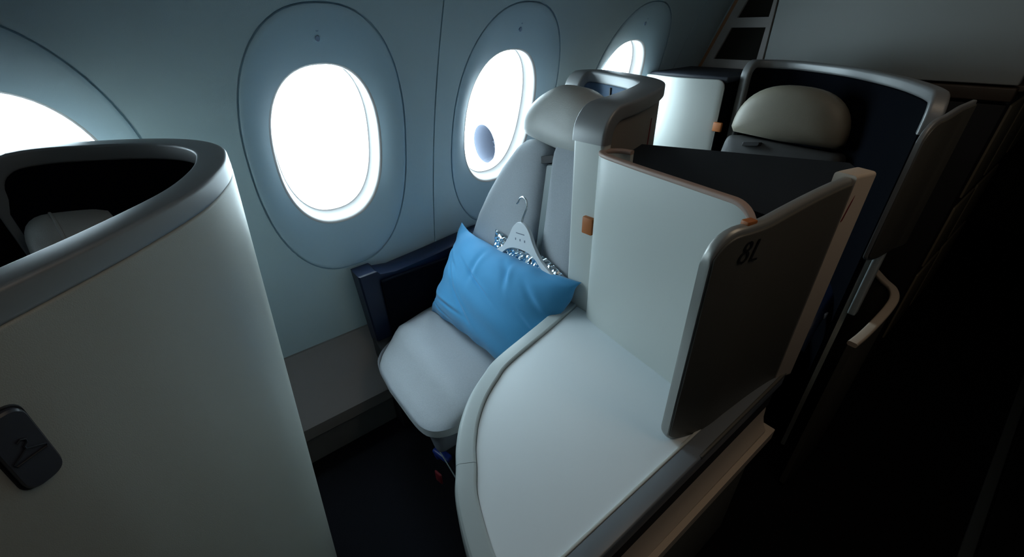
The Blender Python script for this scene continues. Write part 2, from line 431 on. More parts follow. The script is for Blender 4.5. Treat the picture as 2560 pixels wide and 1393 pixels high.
# ------------------------------------------------------------------ seat shells
def smooth_path(pts, n=10): return [Vector((p.x, p.y)) for p in catmull([Vector((a, b, 0)) for a, b in pts], n)]
def offset(path, d):
    N = plan_normals(path); return [p + n * d for p, n in zip(path, N)]
def cap_path(path, z, r_end, drop_a, drop_b, seg=8):
    """rim centre line: up at the first end, along the plan path, down at the last end. path is 2-D, z a list"""
    pts, nrm = [], []
    N = plan_normals(path)
    ta = (path[1] - path[0]).normalized(); tb = (path[-2] - path[-1]).normalized()
    def vec(p, z_): return Vector((p[0], p[1], z_))
    if drop_a:
        pts += [vec(path[0], z[0] - drop_a), vec(path[0], z[0] - (drop_a + r_end) / 2), vec(path[0], z[0] - r_end * 1.01)]; nrm += [N[0]] * 3
        for k in range(1, seg):
            a = PI / 2 * k / seg; q = path[0] + ta * r_end * (1 - math.cos(a)); pts.append(vec(q, z[0] - r_end + r_end * math.sin(a))); nrm.append(N[0])
    # path after the radius
    acc = 0
    for i in range(len(path)):
        if i: acc += (path[i] - path[i - 1]).length
        tot_rem = sum((path[j + 1] - path[j]).length for j in range(i, len(path) - 1))
        if (drop_a and acc < r_end) or (drop_b and tot_rem < r_end): continue
        pts.append(vec(path[i], z[i])); nrm.append(N[i])
    if drop_b:
        for k in range(seg - 1, -1, -1):
            a = PI / 2 * k / seg; q = path[-1] + tb * r_end * (1 - math.cos(a)); pts.append(vec(q, z[-1] - r_end + r_end * math.sin(a))); nrm.append(N[-1])
        pts += [vec(path[-1], z[-1] - (drop_b + r_end) / 2), vec(path[-1], z[-1] - drop_b)]; nrm += [N[-1]] * 2
    return pts, [Vector((n[0], n[1], 0)) for n in nrm]
def zcap(path, z, r_end, lo, enda, endb):
    """height of the wall top under the rounded rim ends"""
    out = []; L = [0]
    for i in range(1, len(path)): L.append(L[-1] + (path[i] - path[i - 1]).length)
    for i in range(len(path)):
        zz = z[i] - lo
        if enda and L[i] < r_end: zz = z[i] - lo - r_end * (1 - math.sqrt(max(0, 1 - (1 - L[i] / r_end) ** 2)))
        m_ = L[-1] - L[i]
        if endb and m_ < r_end: zz = z[i] - lo - r_end * (1 - math.sqrt(max(0, 1 - (1 - m_ / r_end) ** 2)))
        out.append(zz)
    return out
def hang_icon(parent, O, U, V_, N):
    s = 0.012
    hook = [(0, 0.2), (0, 0.5), (0.3, 0.7), (0.35, 1.0), (0.05, 1.2), (-0.25, 1.05)]
    body = [(0, 0.2), (1.2, -0.5), (1.15, -0.75), (-1.15, -0.75), (-1.2, -0.5), (0, 0.2)]
    p = join(tube(frame_pts(O, U, V_, N, [(a * s, b * s, 0.0012) for a, b in hook]), 0.0009, 6), tube(frame_pts(O, U, V_, N, [(a * s, b * s, 0.0012) for a, b in body]), 0.0009, 6))
    mesh_obj('hanger_icon', *p, 'icon', parent)

# --- row in front (near left): its shell wraps a seat facing left-down
shell7 = empty('seat_shell', (0.5, -0.1, 0), 'large taupe seat shell with aluminium rim filling the left foreground', 'seat shell', 'seat shells')
out7 = [(0.152, -0.285), (0.145, -0.195), (0.185, -0.110), (0.245, -0.028), (0.320, 0.030), (0.405, 0.056), (0.490, 0.052), (0.565, 0.034), (0.650, -0.003), (0.735, -0.067), (0.800, -0.128), (0.870, -0.205), (0.955, -0.33), (1.01, -0.5), (1.02, -0.75), (1.02, -1.15)]
p7 = smooth_path(out7, 8)
sgn7 = -1   # outside is on the left-hand side of the path
c7 = offset(p7, 0.0215)
z7 = [1.250] * len(c7)
rp, rn = cap_path(c7, z7, 0.050, 0.34, 0)
body_z = zcap(c7, z7, 0.05, 0.024, True, False)
mesh_obj('rim', *sweep([p + Vector((0, 0, -0.0145)) for p in rp], rn, 0.043, 0.029, 0.005, 0, 4), 'alu', shell7, sharp=28)
mesh_obj('outer_skin', *wall_sweep(c7, 0.02, [z - 0.004 for z in body_z], 0.020, off=-0.0115, lean=-0.09, r=0.004), 'shell', shell7)
mesh_obj('inner_lining', *wall_sweep(c7, 0.02, [z - 0.004 for z in body_z], 0.018, off=0.0105, lean=-0.09, r=0.004), 'navy', shell7)

mesh_obj('side_lining', *wall_sweep([Vector((0.150, -0.30)), Vector((0.148, -0.40)), Vector((0.145, -0.60))], 0.02, 1.165, 0.03), 'navy', shell7)
# coat latch recessed in the near face of the front shell
def path_at(path, target):
    i = min(range(len(path)), key=lambda k: (path[k] - Vector(target)).length)
    return i
d7 = offset(smooth_path(out7, 60), 0.0215); iL = path_at(d7, (0.850, -0.197)); Nn = plan_normals(d7)[iL]; outn = -Nn
tdir = (d7[iL + 1] - d7[iL - 1]).normalized()
zl = 1.118
leanv = Vector((Nn.x * 0.09, Nn.y * 0.09, -1)).normalized()      # down the leaning face
base_p = Vector((0.852, -0.190, 0)); 
# project the latch centre on the outer face
pc = Vector((*d7[iL], zl)) + Vector((Nn.x, Nn.y, 0)) * (-0.0115 - 0.010 + 0.09 * (1.22 - zl))
Un = Vector((-tdir.x, -tdir.y, 0)); On = Un.cross(-leanv).normalized()
if On.dot(Vector((outn.x, outn.y, 0))) < 0: On = -On
ca, sa = math.cos(math.radians(1)), math.sin(math.radians(1))
U2 = Un * ca + leanv * sa; V2 = (-leanv) * ca + Un * sa
pill = round_poly([(-0.0145, -0.042), (0.0145, -0.042), (0.0145, 0.042), (-0.0145, 0.042)], 0.013, 7)
pill2 = [(a * 1.13 , b * 1.06) for a, b in pill]
mesh_obj('latch_recess', *prism(pill2, pc - On * 0.003, U2, V2, On, 0.0042, 0.001), 'dark', shell7)
latch = mesh_obj('coat_latch', *prism(pill, pc - On * 0.002, U2, V2, On, 0.0085, 0.002), 'latch', shell7)
hang_icon(latch, pc + On * 0.0062, U2 * 0.8 + V2 * 0.0, V2 * 0.9, On)

# seat inside the front shell: only its headrest and back top show
seat7 = empty('airline_seat', (0.55, -0.45, 0), 'seat inside the large foreground shell, only its pale headrest showing', 'seat', 'airline seats')
def rotv(a): return Vector((math.cos(a), math.sin(a), 0))
def seat_frame(O, ang, recl):
    """U to the seat's left as seen from the front, V up along the back, N out of the back rest"""
    N0 = Vector((math.sin(ang), -math.cos(ang), 0)); U = Vector((math.cos(ang), math.sin(ang), 0))
    V_ = Vector((0, 0, 1)) * math.cos(recl) - N0 * math.sin(recl); N = U.cross(V_)
    if N.dot(N0) < 0: N = -N
    return Vector(O), U, V_, N
def dome(w_, h_, r0=0.03):
    pts = []
    for k in range(25):
        a = PI * k / 24; pts.append((w_ / 2 * math.copysign(abs(math.cos(a)) ** 0.85, math.cos(a)), h_ * (math.sin(a) ** 0.85)))
    return [(w_ / 2 * 0.93, -0.018)] + pts + [(-w_ / 2 * 0.93, -0.018), (0, -0.024)]
O, U, V_, N = seat_frame((0.232, -0.172, 0.972), math.radians(12), math.radians(8))
hr7 = mesh_obj('headrest', *puffed(dome(0.34, 0.162), 0.120, O, U, V_, N, edge=0.62), 'leather', seat7)
ol = dome(0.34, 0.162)
mesh_obj('piping', *tube(frame_pts(O, U, V_, N, [(a * 1.0, b * 1.0, 0.075) for a, b in ol[1:-2]]), 0.0028, 8), 'leather', hr7)
mesh_obj('backrest', *puffed(round_poly([(-0.24, -0.62), (0.24, -0.62), (0.22, -0.03), (-0.22, -0.03)], 0.05), 0.10, O, U, V_, N), 'fabric', seat7)
v, f = rbox((0.42, -0.50, 0.40), (0.50, 0.50, 0.14), 0.04, 4)
mesh_obj('seat_cushion', v, f, 'fabric', seat7)
v, f = rbox((0.42, -0.50, 0.17), (0.44, 0.44, 0.33), 0.01)
mesh_obj('seat_base', v, f, 'dark', seat7)

# --- shell of the middle seat
shell8 = empty('seat_shell', (0.45, 1.0, 0), 'V-shaped seat shell with aluminium rim behind the seat with the blue pillow', 'seat shell', 'seat shells')
p8 = smooth_path([(0.605, 0.772), (0.598, 0.86), (0.572, 0.96), (0.535, 1.06), (0.495, 1.13), (0.43, 1.175), (0.33, 1.215), (0.25, 1.240), (0.195, 1.255), (0.155, 1.252), (0.138, 1.220), (0.142, 1.17)], 8)
n8 = len(p8)
L8 = [i / (n8 - 1) for i in range(n8)]
z8 = [1.250 + 0.010 * min(1, t / 0.45) for t in L8]
w8 = [0.094 - 0.030 * min(1, t / 0.4) for t in L8]
rp, rn = cap_path(p8, z8, 0.055, 0.064, 0.10)
rw = [0.096 - 0.032 * min(1, max(0, (i - 8) / (len(rp) * 0.45))) for i in range(len(rp))]
mesh_obj('rim', *sweep([p + Vector((0, 0, -0.016)) if i > 9 and i < len(rp) - 10 else p + Vector((0, 0, -0.016)) for i, p in enumerate(rp)], rn, rw, 0.036, 0.007, 0, 4), 'alu', shell8, sharp=28)
tz8 = zcap(p8, z8, 0.055, 0.034, True, True)
wo = [x * 0.5 for x in w8]
def wsw(path, zb, zt, a_off, b_off, r=0.004, lean=0):
    """wall between two per-point offsets"""
    th = [b - a for a, b in zip(a_off, b_off)]; N_ = plan_normals(path)
    q = [p + n * ((a + b) / 2) for p, n, a, b in zip(path, N_, a_off, b_off)]
    N2_ = N_
    R = []
    for i, (p, n) in enumerate(zip(q, N2_)):
        ring = []
        for u, v in rrect(th[i] / 2, (zt[i] - zb) / 2, r, 3):
            ring.append(Vector((p.x + n.x * u, p.y + n.y * u, (zt[i] + zb) / 2 + v)))
        R.append(ring)
    return rings(R)
i0 = 2
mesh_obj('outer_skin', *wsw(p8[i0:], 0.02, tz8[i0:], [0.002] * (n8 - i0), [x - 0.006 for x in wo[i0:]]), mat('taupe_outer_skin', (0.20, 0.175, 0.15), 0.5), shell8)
mesh_obj('inner_lining', *wsw(p8[i0:], 0.02, tz8[i0:], [-(x - 0.006) for x in wo[i0:]], [-0.002] * (n8 - i0)), mat('window_lit_navy_lining', (0.06, 0.10, 0.16), 0.8, bump=0.2, bscale=900), shell8)  # navy lining with the window light brightened into its colour
# red accent on the outer skin, lining seam
iN = path_at(p8, (0.555, 1.01)); nn = plan_normals(p8)[iN]; tt = (p8[iN + 1] - p8[iN - 1]).normalized()
O_ = Vector((*(p8[iN] + nn * (wo[iN] - 0.0065)), 1.135))
mesh_obj('red_accent', *prism([(-0.003, -0.05), (0.004, 0.0), (0.006, 0.05), (0.001, 0.035), (-0.006, -0.02)], O_, (tt.x, tt.y, 0), (0, 0, 1), (nn.x, nn.y, 0), 0.002), 'red', shell8)
iN = path_at(p8, (0.30, 1.225)); nn = plan_normals(p8)[iN]
mesh_obj('lining_seam', *rbox((*(p8[iN] - nn * (wo[iN] - 0.004)), 1.10), (0.006, 0.006, 0.24), 0.001, rz=math.atan2(nn.y, nn.x)), 'black', shell8)
# end post
t0 = (p8[1] - p8[0]).normalized(); ang = math.atan2(t0.y, t0.x) - PI / 2
post = mesh_obj('end_post', *rbox((p8[0].x + t0.x * 0.004, p8[0].y + t0.y * 0.004, 0.935), (0.092, 0.034, 0.508), 0.010, 4, rz=ang), 'white', shell8)
mesh_obj('latch_tab', *rbox((0.628, 0.757, 0.966), (0.032, 0.016, 0.046), 0.003, 2, rz=ang), 'orange', shell8)

# --- shell of the rear seat
shell9 = empty('seat_shell', (0.75, 1.8, 0), 'wide dark-lined seat shell with silver rim, farthest back by the partition', 'seat shell', 'seat shells')
p9 = smooth_path([(0.405, 1.875), (0.412, 1.92), (0.455, 1.955), (0.544, 1.965), (0.650, 1.925), (0.760, 1.86), (0.870, 1.755), (0.96, 1.65), (1.03, 1.54), (1.068, 1.46), (1.082, 1.415)], 8)
z9 = [1.262 - 0.012 * i / (len(p9) - 1) for i in range(len(p9))]
rp, rn = cap_path(p9, z9, 0.045, 0.40, 0.075)
mesh_obj('rim', *sweep([p + Vector((0, 0, -0.014)) for p in rp], rn, 0.034, 0.030, 0.008, 0, 4), 'alu', shell9, sharp=60)
tz9 = zcap(p9, z9, 0.045, 0.030, True, True)
mesh_obj('outer_skin', *wsw(p9, 0.02, tz9, [-0.014] * len(p9), [-0.001] * len(p9), 0.003), 'shell', shell9)
mesh_obj('inner_lining', *wsw(p9, 0.02, tz9, [0.001] * len(p9), [0.013] * len(p9), 0.003), 'navy', shell9)

# ------------------------------------------------------------------ middle seat
seat8 = empty('airline_seat', (0.28, 0.6, 0), 'grey-blue seat by the window holding the blue pillow', 'seat', 'airline seats')
def superell(c, s, e1=0.35, e2=0.35, nu=40, nv=24, fn=None):
    V, Fc = [], []
    sg = lambda x, e: math.copysign(abs(x) ** e, x)
    for i in range(nv + 1):
        ph = -PI / 2 + PI * i / nv
        for j in range(nu):
            th = 2 * PI * j / nu
            p = Vector((sg(math.cos(ph), e1) * sg(math.cos(th), e2) * s[0] / 2, sg(math.cos(ph), e1) * sg(math.sin(th), e2) * s[1] / 2, sg(math.sin(ph), e1) * s[2] / 2))
            if fn: p = fn(p)
            V.append(p + Vector(c))
    for i in range(nv):
        for j in range(nu): Fc.append([i * nu + j, i * nu + (j + 1) % nu, (i + 1) * nu + (j + 1) % nu, (i + 1) * nu + j])
    return V, Fc
def cush(p):
    q = p.copy()
    front = max(0, min(1, (-(p.y) / 0.31)))         # 1 at the front edge
    if p.z > 0: q.z -= 0.055 * front ** 3 ; q.z += 0.011 * math.exp(-((front - 0.60 - 0.12 * (2 * p.x) ** 2) / 0.10) ** 2); q.z -= 0.010 * math.exp(-((front - 0.85) / 0.12) ** 2); q.z += 0.012 * math.cos(p.x * 6)
    q.z -= 0.012 * (p.x + 0.25) / 0.5 * 0
    q.y += 0.05 * max(0, -p.x / 0.26) ** 2 * front * 0.6
    q.x += 0.075 * max(0, -p.x / 0.28) * min(1, front * 1.0) ** 1.3
    return q
mesh_obj('seat_cushion', *superell((0.250, 0.595, 0.405), (0.560, 0.650, 0.125), 0.42, 0.30, 60, 30, cush), 'fabric', seat8, sharp=80)
# front skirt with a fold at its corner
def skirt(p):
    q = p.copy(); q.y += 0.012 * math.sin(p.x * 26) * (0.5 - p.z / 0.1); q.z += 0.006 * math.sin(p.x * 40 + 1); return q
mesh_obj('seat_skirt', *superell((0.345, 0.352, 0.335), (0.34, 0.10, 0.115), 0.5, 0.4, 60, 20, skirt), mat('slate_skirt_fabric', (0.10, 0.11, 0.135), 0.7), seat8, sharp=80)
mesh_obj('seat_base', *rbox((0.28, 0.66, 0.17), (0.46, 0.54, 0.33), 0.01), 'dark', seat8)
mesh_obj('side_shroud', *rbox((0.018, 0.62, 0.195), (0.150, 0.575, 0.38), 0.006), 'dark', seat8)
mesh_obj('foot_rail', *tube([(0.02, 0.330, 0.345), (0.18, 0.335, 0.30), (0.30, 0.34, 0.225), (0.52, 0.345, 0.13)], 0.0022, 8), 'strip', seat8)
# back rest: bolster, leather strip, centre cushion
O, U, V_, N = seat_frame((0.0, 0.835, 0.70), math.radians(0), math.radians(9))
def uv(x, z): return (x, (z - 0.70) / math.cos(math.radians(9)))
bol = [uv(-0.005, .66), uv(0.05, .80), uv(0.105, .90), uv(0.175, 1.005), uv(0.240, 1.078), uv(0.270, 1.098), uv(0.32, 1.108), uv(0.37, 1.10), uv(0.378, 1.07), uv(0.378, .90), uv(0.378, .45), uv(0.15, .45), uv(0.02, .45)]
mesh_obj('side_bolster', *puffed(smooth_outline(bol[:-4] , 1) + bol[-4:], 0.085, O, U, V_, N, nr=8, edge=0.42), 'fabric', seat8, sharp=80)
mesh_obj('leather_strip', *prism(round_poly([uv(0.376, .45), uv(0.424, .45), uv(0.416, 1.055), uv(0.376, 1.045)], 0.004), O, U, V_, N, 0.052, 0.004), 'strip', seat8)
mesh_obj('strap_slot', *prism(round_poly([uv(0.345, 1.040), uv(0.415, 1.058), uv(0.415, 1.080), uv(0.350, 1.064)], 0.006), O + N * 0.0, U, V_, N, 0.064, 0.003), 'dark', seat8)
cen = round_poly([uv(0.423, .45), uv(0.580, .45), uv(0.560, 1.12), uv(0.413, 1.11)], 0.016)
mesh_obj('backrest', *puffed(cen, 0.088, O, U, V_, N, nr=8, edge=0.62), 'fabric', seat8, sharp=80)
Oh, Uh, Vh, Nh = seat_frame((0.385, 0.93, 1.105), math.radians(0), math.radians(13))
hd = [(-.135, 0.0), (-.148, 0.03), (-.137, 0.065), (-.100, .102), (-.055, .130), (0.0, .150), (.07, .143), (.13, .112), (.165, .07), (.18, .03), (.172, -.02), (0.06, -.026), (-.08, -.012)]
mesh_obj('headrest', *puffed(smooth_outline(hd, 4), 0.115, Oh, Uh, Vh, Nh, nr=8, edge=0.45), 'leather', seat8, sharp=80)
# navy armrest against the window
AR = [(0.330, 0.676), (0.392, 0.678), (0.402, 0.664), (0.46, 0.655), (0.62, 0.668), (0.84, 0.690), (1.02, 0.695), (1.02, 0.10), (0.352, 0.10)]
v, f = prism([(a, b) for a, b in AR], (-0.105, 0, 0), (0, 1, 0), (0, 0, 1), (1, 0, 0), 0.085, 0.006)
arm8 = mesh_obj('armrest', v, f, 'navyp', seat8, sharp=25)
mesh_obj('armrest_lining', *rbox((-0.010, 0.69, 0.48), (0.016, 0.58, 0.32), 0.006), 'navy', seat8)
# small parts by the floor in front of the seat
mesh_obj('blue_lever', *join(rbox((0.400, 0.352, 0.148), (0.075, 0.03, 0.022), 0.008, 3, 0.25), rbox((0.375, 0.345, 0.128), (0.03, 0.02, 0.03), 0.007)), 'blue', seat8)
mesh_obj('red_tag', *rbox((0.468, 0.30, 0.148), (0.032, 0.008, 0.050), 0.006, 3, 0.2), 'red', seat8)

# ------------------------------------------------------------------ pillow, hanger, foil packet
random.seed(3)
def pillow_mesh(O, U, V_, N, w_, h_, th, n=110):
    O, U, V_, N = map(Vector, (O, U, V_, N)); V = []; Fc = []
    wr = [(random.uniform(-.5, .5), random.uniform(-.5, .5), random.gauss(-0.5, 0.45), random.uniform(.012, .024)) for _ in range(15)]
    def hgt(a, b, side):
        x, y = abs(a), abs(b)
        t = (max(0, 1 - x ** 2.6) ** 0.55) * (max(0, 1 - y ** 2.6) ** 0.55)
        wv = 0
        for cx, cy, an, wd in wr:
            dx, dy = a / 2 - cx, b / 2 - cy
            p = dx * math.cos(an) + dy * math.sin(an); q = -dx * math.sin(an) + dy * math.cos(an)
            wv += (math.exp(-(q / wd) ** 2) - 0.6 * math.exp(-((q - 1.6 * wd) / wd) ** 2)) * math.exp(-(p / 0.16) ** 2)
        crease = 0.05 * math.sin(9 * (b + 0.35 * a) + 2.0) * math.exp(-((b + .2) / .7) ** 2)
        return side * t * (1 + crease) * th / 2 - side * min(1, t * 1.4) * 0.0065 * wv
    for side in (1, -1):
        for i in range(n + 1):
            for j in range(n + 1):
                a = -1 + 2 * i / n; b = -1 + 2 * j / n
                pin = 1 - 0.075 * (1 - b * b) ** 1.0; pin2 = 1 - 0.085 * (1 - a * a)
                x = a * w_ / 2 * pin; y = b * h_ / 2 * pin2
                if a < -.86 and b > .8: x -= 0.0; y += 0.018 * ((b - .8) / .2) * ((-a - .86) / .14)
                wav = 0.006 * math.sin(a * 17) * (b ** 8) + 0.005 * math.sin(b * 15 + 1) * (a ** 8)
                V.append(O + U * x + V_ * y + N * (hgt(a, b, side) + wav + 0.02 * math.sin(a * 2.2 + .4) * 0))
    m_ = (n + 1) * (n + 1)
    for s_ in (0, 1):
        for i in range(n):
            for j in range(n):
                q = [s_ * m_ + i * (n + 1) + j, s_ * m_ + (i + 1) * (n + 1) + j, s_ * m_ + (i + 1) * (n + 1) + j + 1, s_ * m_ + i * (n + 1) + j + 1]
                Fc.append(q if s_ == 0 else q[::-1])
    me = bpy.data.meshes.new('t'); me.from_pydata([tuple(v) for v in V], [], Fc)
    bm = bmesh.new(); bm.from_mesh(me); bmesh.ops.remove_doubles(bm, verts=bm.verts, dist=0.0004); bm.verts.index_update()
    V = [v.co.copy() for v in bm.verts]; Fc = [[v.index for v in f.verts] for f in bm.faces]; bm.free(); bpy.data.meshes.remove(me)
    return V, Fc
BL, BR, TL, TR = Vector((0.072, 0.560, 0.490)), Vector((0.555, 0.575, 0.485)), Vector((0.030, 0.730, 0.735)), Vector((0.650, 0.745, 0.800))
Oc = (BL + BR + TL + TR) / 4; Uc = ((BR + TR) - (BL + TL)).normalized(); Vc = ((TL + TR) - (BL + BR)).normalized(); Nc = Uc.cross(Vc); Vc = Nc.cross(Uc)
Nc = Nc if Nc.y < 0 else -Nc
pil = mesh_obj('pillow', *pillow_mesh(Oc + Nc * 0.0, Uc, Vc, Nc, 0.605, 0.350, 0.195), 'pillow', sharp=120)
tag(pil, 'bright blue square pillow leaning on the window seat', 'pillow')

O, U, V_, N = seat_frame((0.366, 0.748, 0.884), 0, math.radians(9))
ta_ = math.radians(-9)
U2 = U * math.cos(ta_) - V_ * math.sin(ta_) * -1 * 0 + V_ * 0.13; U2.normalize(); V2 = N.cross(U2); V2 = V2 if V2.z > 0 else -V2
hg = empty('coat_hanger', O, 'white coat hanger with steel hook behind the blue pillow', 'hanger')
bodyo = [(-0.018, 0.004), (0.018, 0.004), (0.042, -0.018), (0.060, -0.055), (0.092, -0.088), (0.205, -0.145), (0.213, -0.157), (0.205, -0.166), (0.10, -0.118), (0.06, -0.090), (0.0, -0.078), (-0.06, -0.090), (-0.10, -0.118), (-0.205, -0.166), (-0.213, -0.157), (-0.205, -0.145), (-0.092, -0.088), (-0.060, -0.055), (-0.042, -0.018)]
# the outline is concave: build it as a strip between upper and lower edges
top = [(-0.180, -0.135), (-0.14, -0.115), (-0.092, -0.088), (-0.060, -0.050), (-0.040, -0.016), (-0.020, 0.002), (0.0, 0.006), (0.020, 0.002), (0.040, -0.016), (0.060, -0.050), (0.092, -0.088), (0.13, -0.112), (0.165, -0.130)]
bot = [(-0.178, -0.150), (-0.145, -0.138), (-0.105, -0.122), (-0.072, -0.098), (-0.045, -0.086), (-0.022, -0.082), (0.0, -0.081), (0.022, -0.082), (0.045, -0.086), (0.072, -0.098), (0.105, -0.122), (0.135, -0.134), (0.163, -0.146)]
tc_ = [(p.x, p.y) for p in catmull([Vector((a, b, 0)) for a, b in top], 4)]; bc_ = [(p.x, p.y) for p in catmull([Vector((a, b, 0)) for a, b in bot], 4)]
R = []
for (a, b), (c, d) in zip(tc_, bc_):
    R.append(frame_pts(O, U2, V2, N, [(a, b - .002, -0.006), (a, b, -0.003), (a, b, 0.003), (a, b - .002, 0.006), (c, d + .002, 0.006), (c, d, 0.003), (c, d, -0.003), (c, d + .002, -0.006)]))
mesh_obj('hanger_body', *rings(R), 'hanger', hg, sharp=40)
hk = [(0, 0.0), (0.003, 0.018), (0.014, 0.040), (0.022, 0.058), (0.018, 0.075), (0.003, 0.083), (-0.012, 0.078), (-0.020, 0.066), (-0.026, 0.060)]
mesh_obj('hanger_hook', *tube(frame_pts(O, U2, V2, N, [(p.x, p.y, 0) for p in catmull([Vector((a, b, 0)) for a, b in hk], 5)]), 0.0032, 10), 'chrome', hg, sharp=80)
prt = [rbox((0, 0, 0), (0.040, 0.0028, 0.0008), 0)] + [rbox((x, -0.020, 0), (0.0042, 0.007, 0.0008), 0) for x in (-0.022, 0.0, 0.022)]
v, f = join(*prt)
mesh_obj('printed_marks', [O + U2 * p.x + V2 * (p.y - 0.030) + N * (0.0062 + p.z) for p in v], f, mat('grey_print', (0.16, 0.19, 0.24), 0.6), hg)

random.seed(11)
def foil(O, U, V_, N, w_, h_, th, nx=72, ny=26):
    V, Fc = [], []
    for side in (1, -1):
        for i in range(nx + 1):
            for j in range(ny + 1):
                a = -1 + 2 * i / nx; b = -1 + 2 * j / ny
                t = max(0, 1 - a ** 6) ** .5 * max(0, 1 - b ** 6) ** .5
                jit = random.uniform(-1, 1)
                sagx = 0.012 * math.sin(a * 5)
                V.append(Vector(O) + Vector(U) * (a * w_ / 2 + random.uniform(-.0018, .0018)) + Vector(V_) * (b * h_ / 2 + sagx + random.uniform(-.002, .002)) + Vector(N) * (side * t * (th / 2 + jit * 0.0042)))
    m_ = (nx + 1) * (ny + 1)
    for s_ in (0, 1):
        for i in range(nx):
            for j in range(ny):
                q = [s_ * m_ + i * (ny + 1) + j, s_ * m_ + (i + 1) * (ny + 1) + j, s_ * m_ + (i + 1) * (ny + 1) + j + 1, s_ * m_ + i * (ny + 1) + j + 1]
                q = q if s_ == 0 else q[::-1]
                Fc += [[q[0], q[1], q[2]], [q[0], q[2], q[3]]]
    for i in range(nx):
        for j in (0, ny): Fc.append([i * (ny + 1) + j, (i + 1) * (ny + 1) + j, m_ + (i + 1) * (ny + 1) + j, m_ + i * (ny + 1) + j])
    for j in range(ny):
        for i in (0, nx): Fc.append([i * (ny + 1) + j, i * (ny + 1) + j + 1, m_ + i * (ny + 1) + j + 1, m_ + i * (ny + 1) + j])
    return V, Fc
Uf = (U + V_ * -0.02).normalized(); Vf = N.cross(Uf); Vf = Vf if Vf.z > 0 else -Vf
fo = mesh_obj('foil_packet', *foil(O + Uf * 0.040 + Vf * -0.160 - N * 0.016, Uf, Vf, N, 0.375, 0.150, 0.030), 'foil', flat=True)
tag(fo, 'crinkled silver foil packet between the pillow and the hanger', 'packet')

# ------------------------------------------------------------------ side console
con = empty('side_console', (0.95, 0.5, 0), 'white side console with curved lip between the blue-pillow seat and the aisle', 'console')
ZT = 0.70
outer_l = catmull([Vector((x, y, 0)) for x, y in [(0.520, 0.90), (0.545, 0.820), (0.590, 0.640), (0.632, 0.450), (0.660, 0.385), (0.695, 0.325), (0.740, 0.272), (0.790, 0.230), (0.835, 0.202), (0.875, 0.176), (0.925, 0.155), (0.990, 0.135), (1.05, 0.125)]], 6)
outer_l = [(p.x, p.y) for p in outer_l]
TW = 0.040
Nl = plan_normals([Vector(p) for p in outer_l])
sgl = -1 if (Nl[3].x < 0) else 1
inner_l = [(p[0] + n.x * TW * sgl, p[1] + n.y * TW * sgl) for p, n in zip(outer_l, Nl)]
# table top plate
plate = [p for p in inner_l if p[1] < 0.86]
poly = [(p[0] + 0.002, p[1]) for p in plate] + [(1.070, plate[-1][1] + 0.002), (1.070, 0.90), (0.60, 0.90)]
def flat_poly(pts, z0, z1, bev=0.0): 
    R = [[Vector((a, b, z0)) for a, b in pts], [Vector((a, b, z1)) for a, b in pts]]; return rings(R)
mesh_obj('table_top', *flat_poly(poly, ZT - 0.03, ZT - 0.003), 'table', con)
# lip in two lengths with a joint
def lip(seg_o, seg_i, zlo, zhi):
    R = []
    for (a, b), (c, d) in zip(seg_o, seg_i):
        o = Vector((a, b, 0)); i_ = Vector((c, d, 0)); D = (i_ - o).normalized(); L = (i_ - o).length
        prof = [(0.000, zlo), (0.0, zhi - 0.010), (0.002, zhi - 0.004), (0.006, zhi - 0.001), (0.011, zhi), (L - 0.005, zhi), (L - 0.002, zhi - 0.001), (L, zhi - 0.0035), (L + 0.001, zlo)]
        R.append([o + D * s + Vector((0, 0, z)) for s, z in prof])
    return rings(R)
ij = min(range(len(outer_l)), key=lambda k: abs(outer_l[k][0] - 0.836))
mesh_obj('lip', *lip(outer_l[:ij], inner_l[:ij], ZT - 0.045, ZT + 0.004), 'trim', con, sharp=18)
e1 = lambda q, r, t: tuple(q[k] * (1 - t) + r[k] * t for k in (0, 1))
o2 = [e1(outer_l[ij - 1], outer_l[ij], .12)] + outer_l[ij:]; i2 = [e1(inner_l[ij - 1], inner_l[ij], .12)] + inner_l[ij:]
mesh_obj('lip', *lip(o2, i2, ZT - 0.045, ZT + 0.004), 'trim', con, sharp=18)
# shadow gap between top and lip
gp = [Vector((a, b, ZT - 0.0045)) for a, b in inner_l if b < 0.80]
# aisle trim
mesh_obj('aisle_edge', *rbox((1.0915, 0.54, ZT - 0.0195), (0.037, 0.80, 0.041), 0.004, 3), mat('slate_edge_trim', (0.17, 0.19, 0.21), 0.35), con)
mesh_obj('bright_edge', *rbox((1.0715, 0.50, ZT - 0.006), (0.0055, 0.76, 0.016), 0.0014, 2), 'white', con)
# body under the lip
body_out = [(p[0] + n.x * 0.012 * sgl, p[1] + n.y * 0.012 * sgl) for p, n in zip(outer_l, Nl)]
bp_ = [p for p in body_out] + [(1.075, 0.14), (1.075, 0.98), (0.60, 0.98)]
mesh_obj('body', *flat_poly(bp_, 0.03, ZT - 0.030), 'shell', con)
mesh_obj('shadow_gap', *rbox((1.088, 0.53, 0.635), (0.033, 0.78, 0.07), 0.001, 1), 'dark', con)  # solid dark bar painting in the shade of the recess under the trim
def slope_box(x0, x1, y0, y1, za0, za1, zb0, zb1, bev=0.003):
    """box whose bottom/top heights change from (za0, za1) at y0 to (zb0, zb1) at y1"""
    v, f = rbox(((x0 + x1) / 2, (y0 + y1) / 2, 0.5), (x1 - x0, y1 - y0, 1.0), bev, 2)
    out = []
    for p in v:
        t = (p.y - y0) / (y1 - y0); lo = za0 + (zb0 - za0) * t; hi = za1 + (zb1 - za1) * t
        out.append(Vector((p.x, p.y, lo + (hi - lo) * p.z)))
    return out, f
prof = [(1.070, .600), (1.101, .600), (1.103, .59), (1.105, .565), (1.112, .54), (1.120, .528), (1.120, .518), (1.070, .518)]
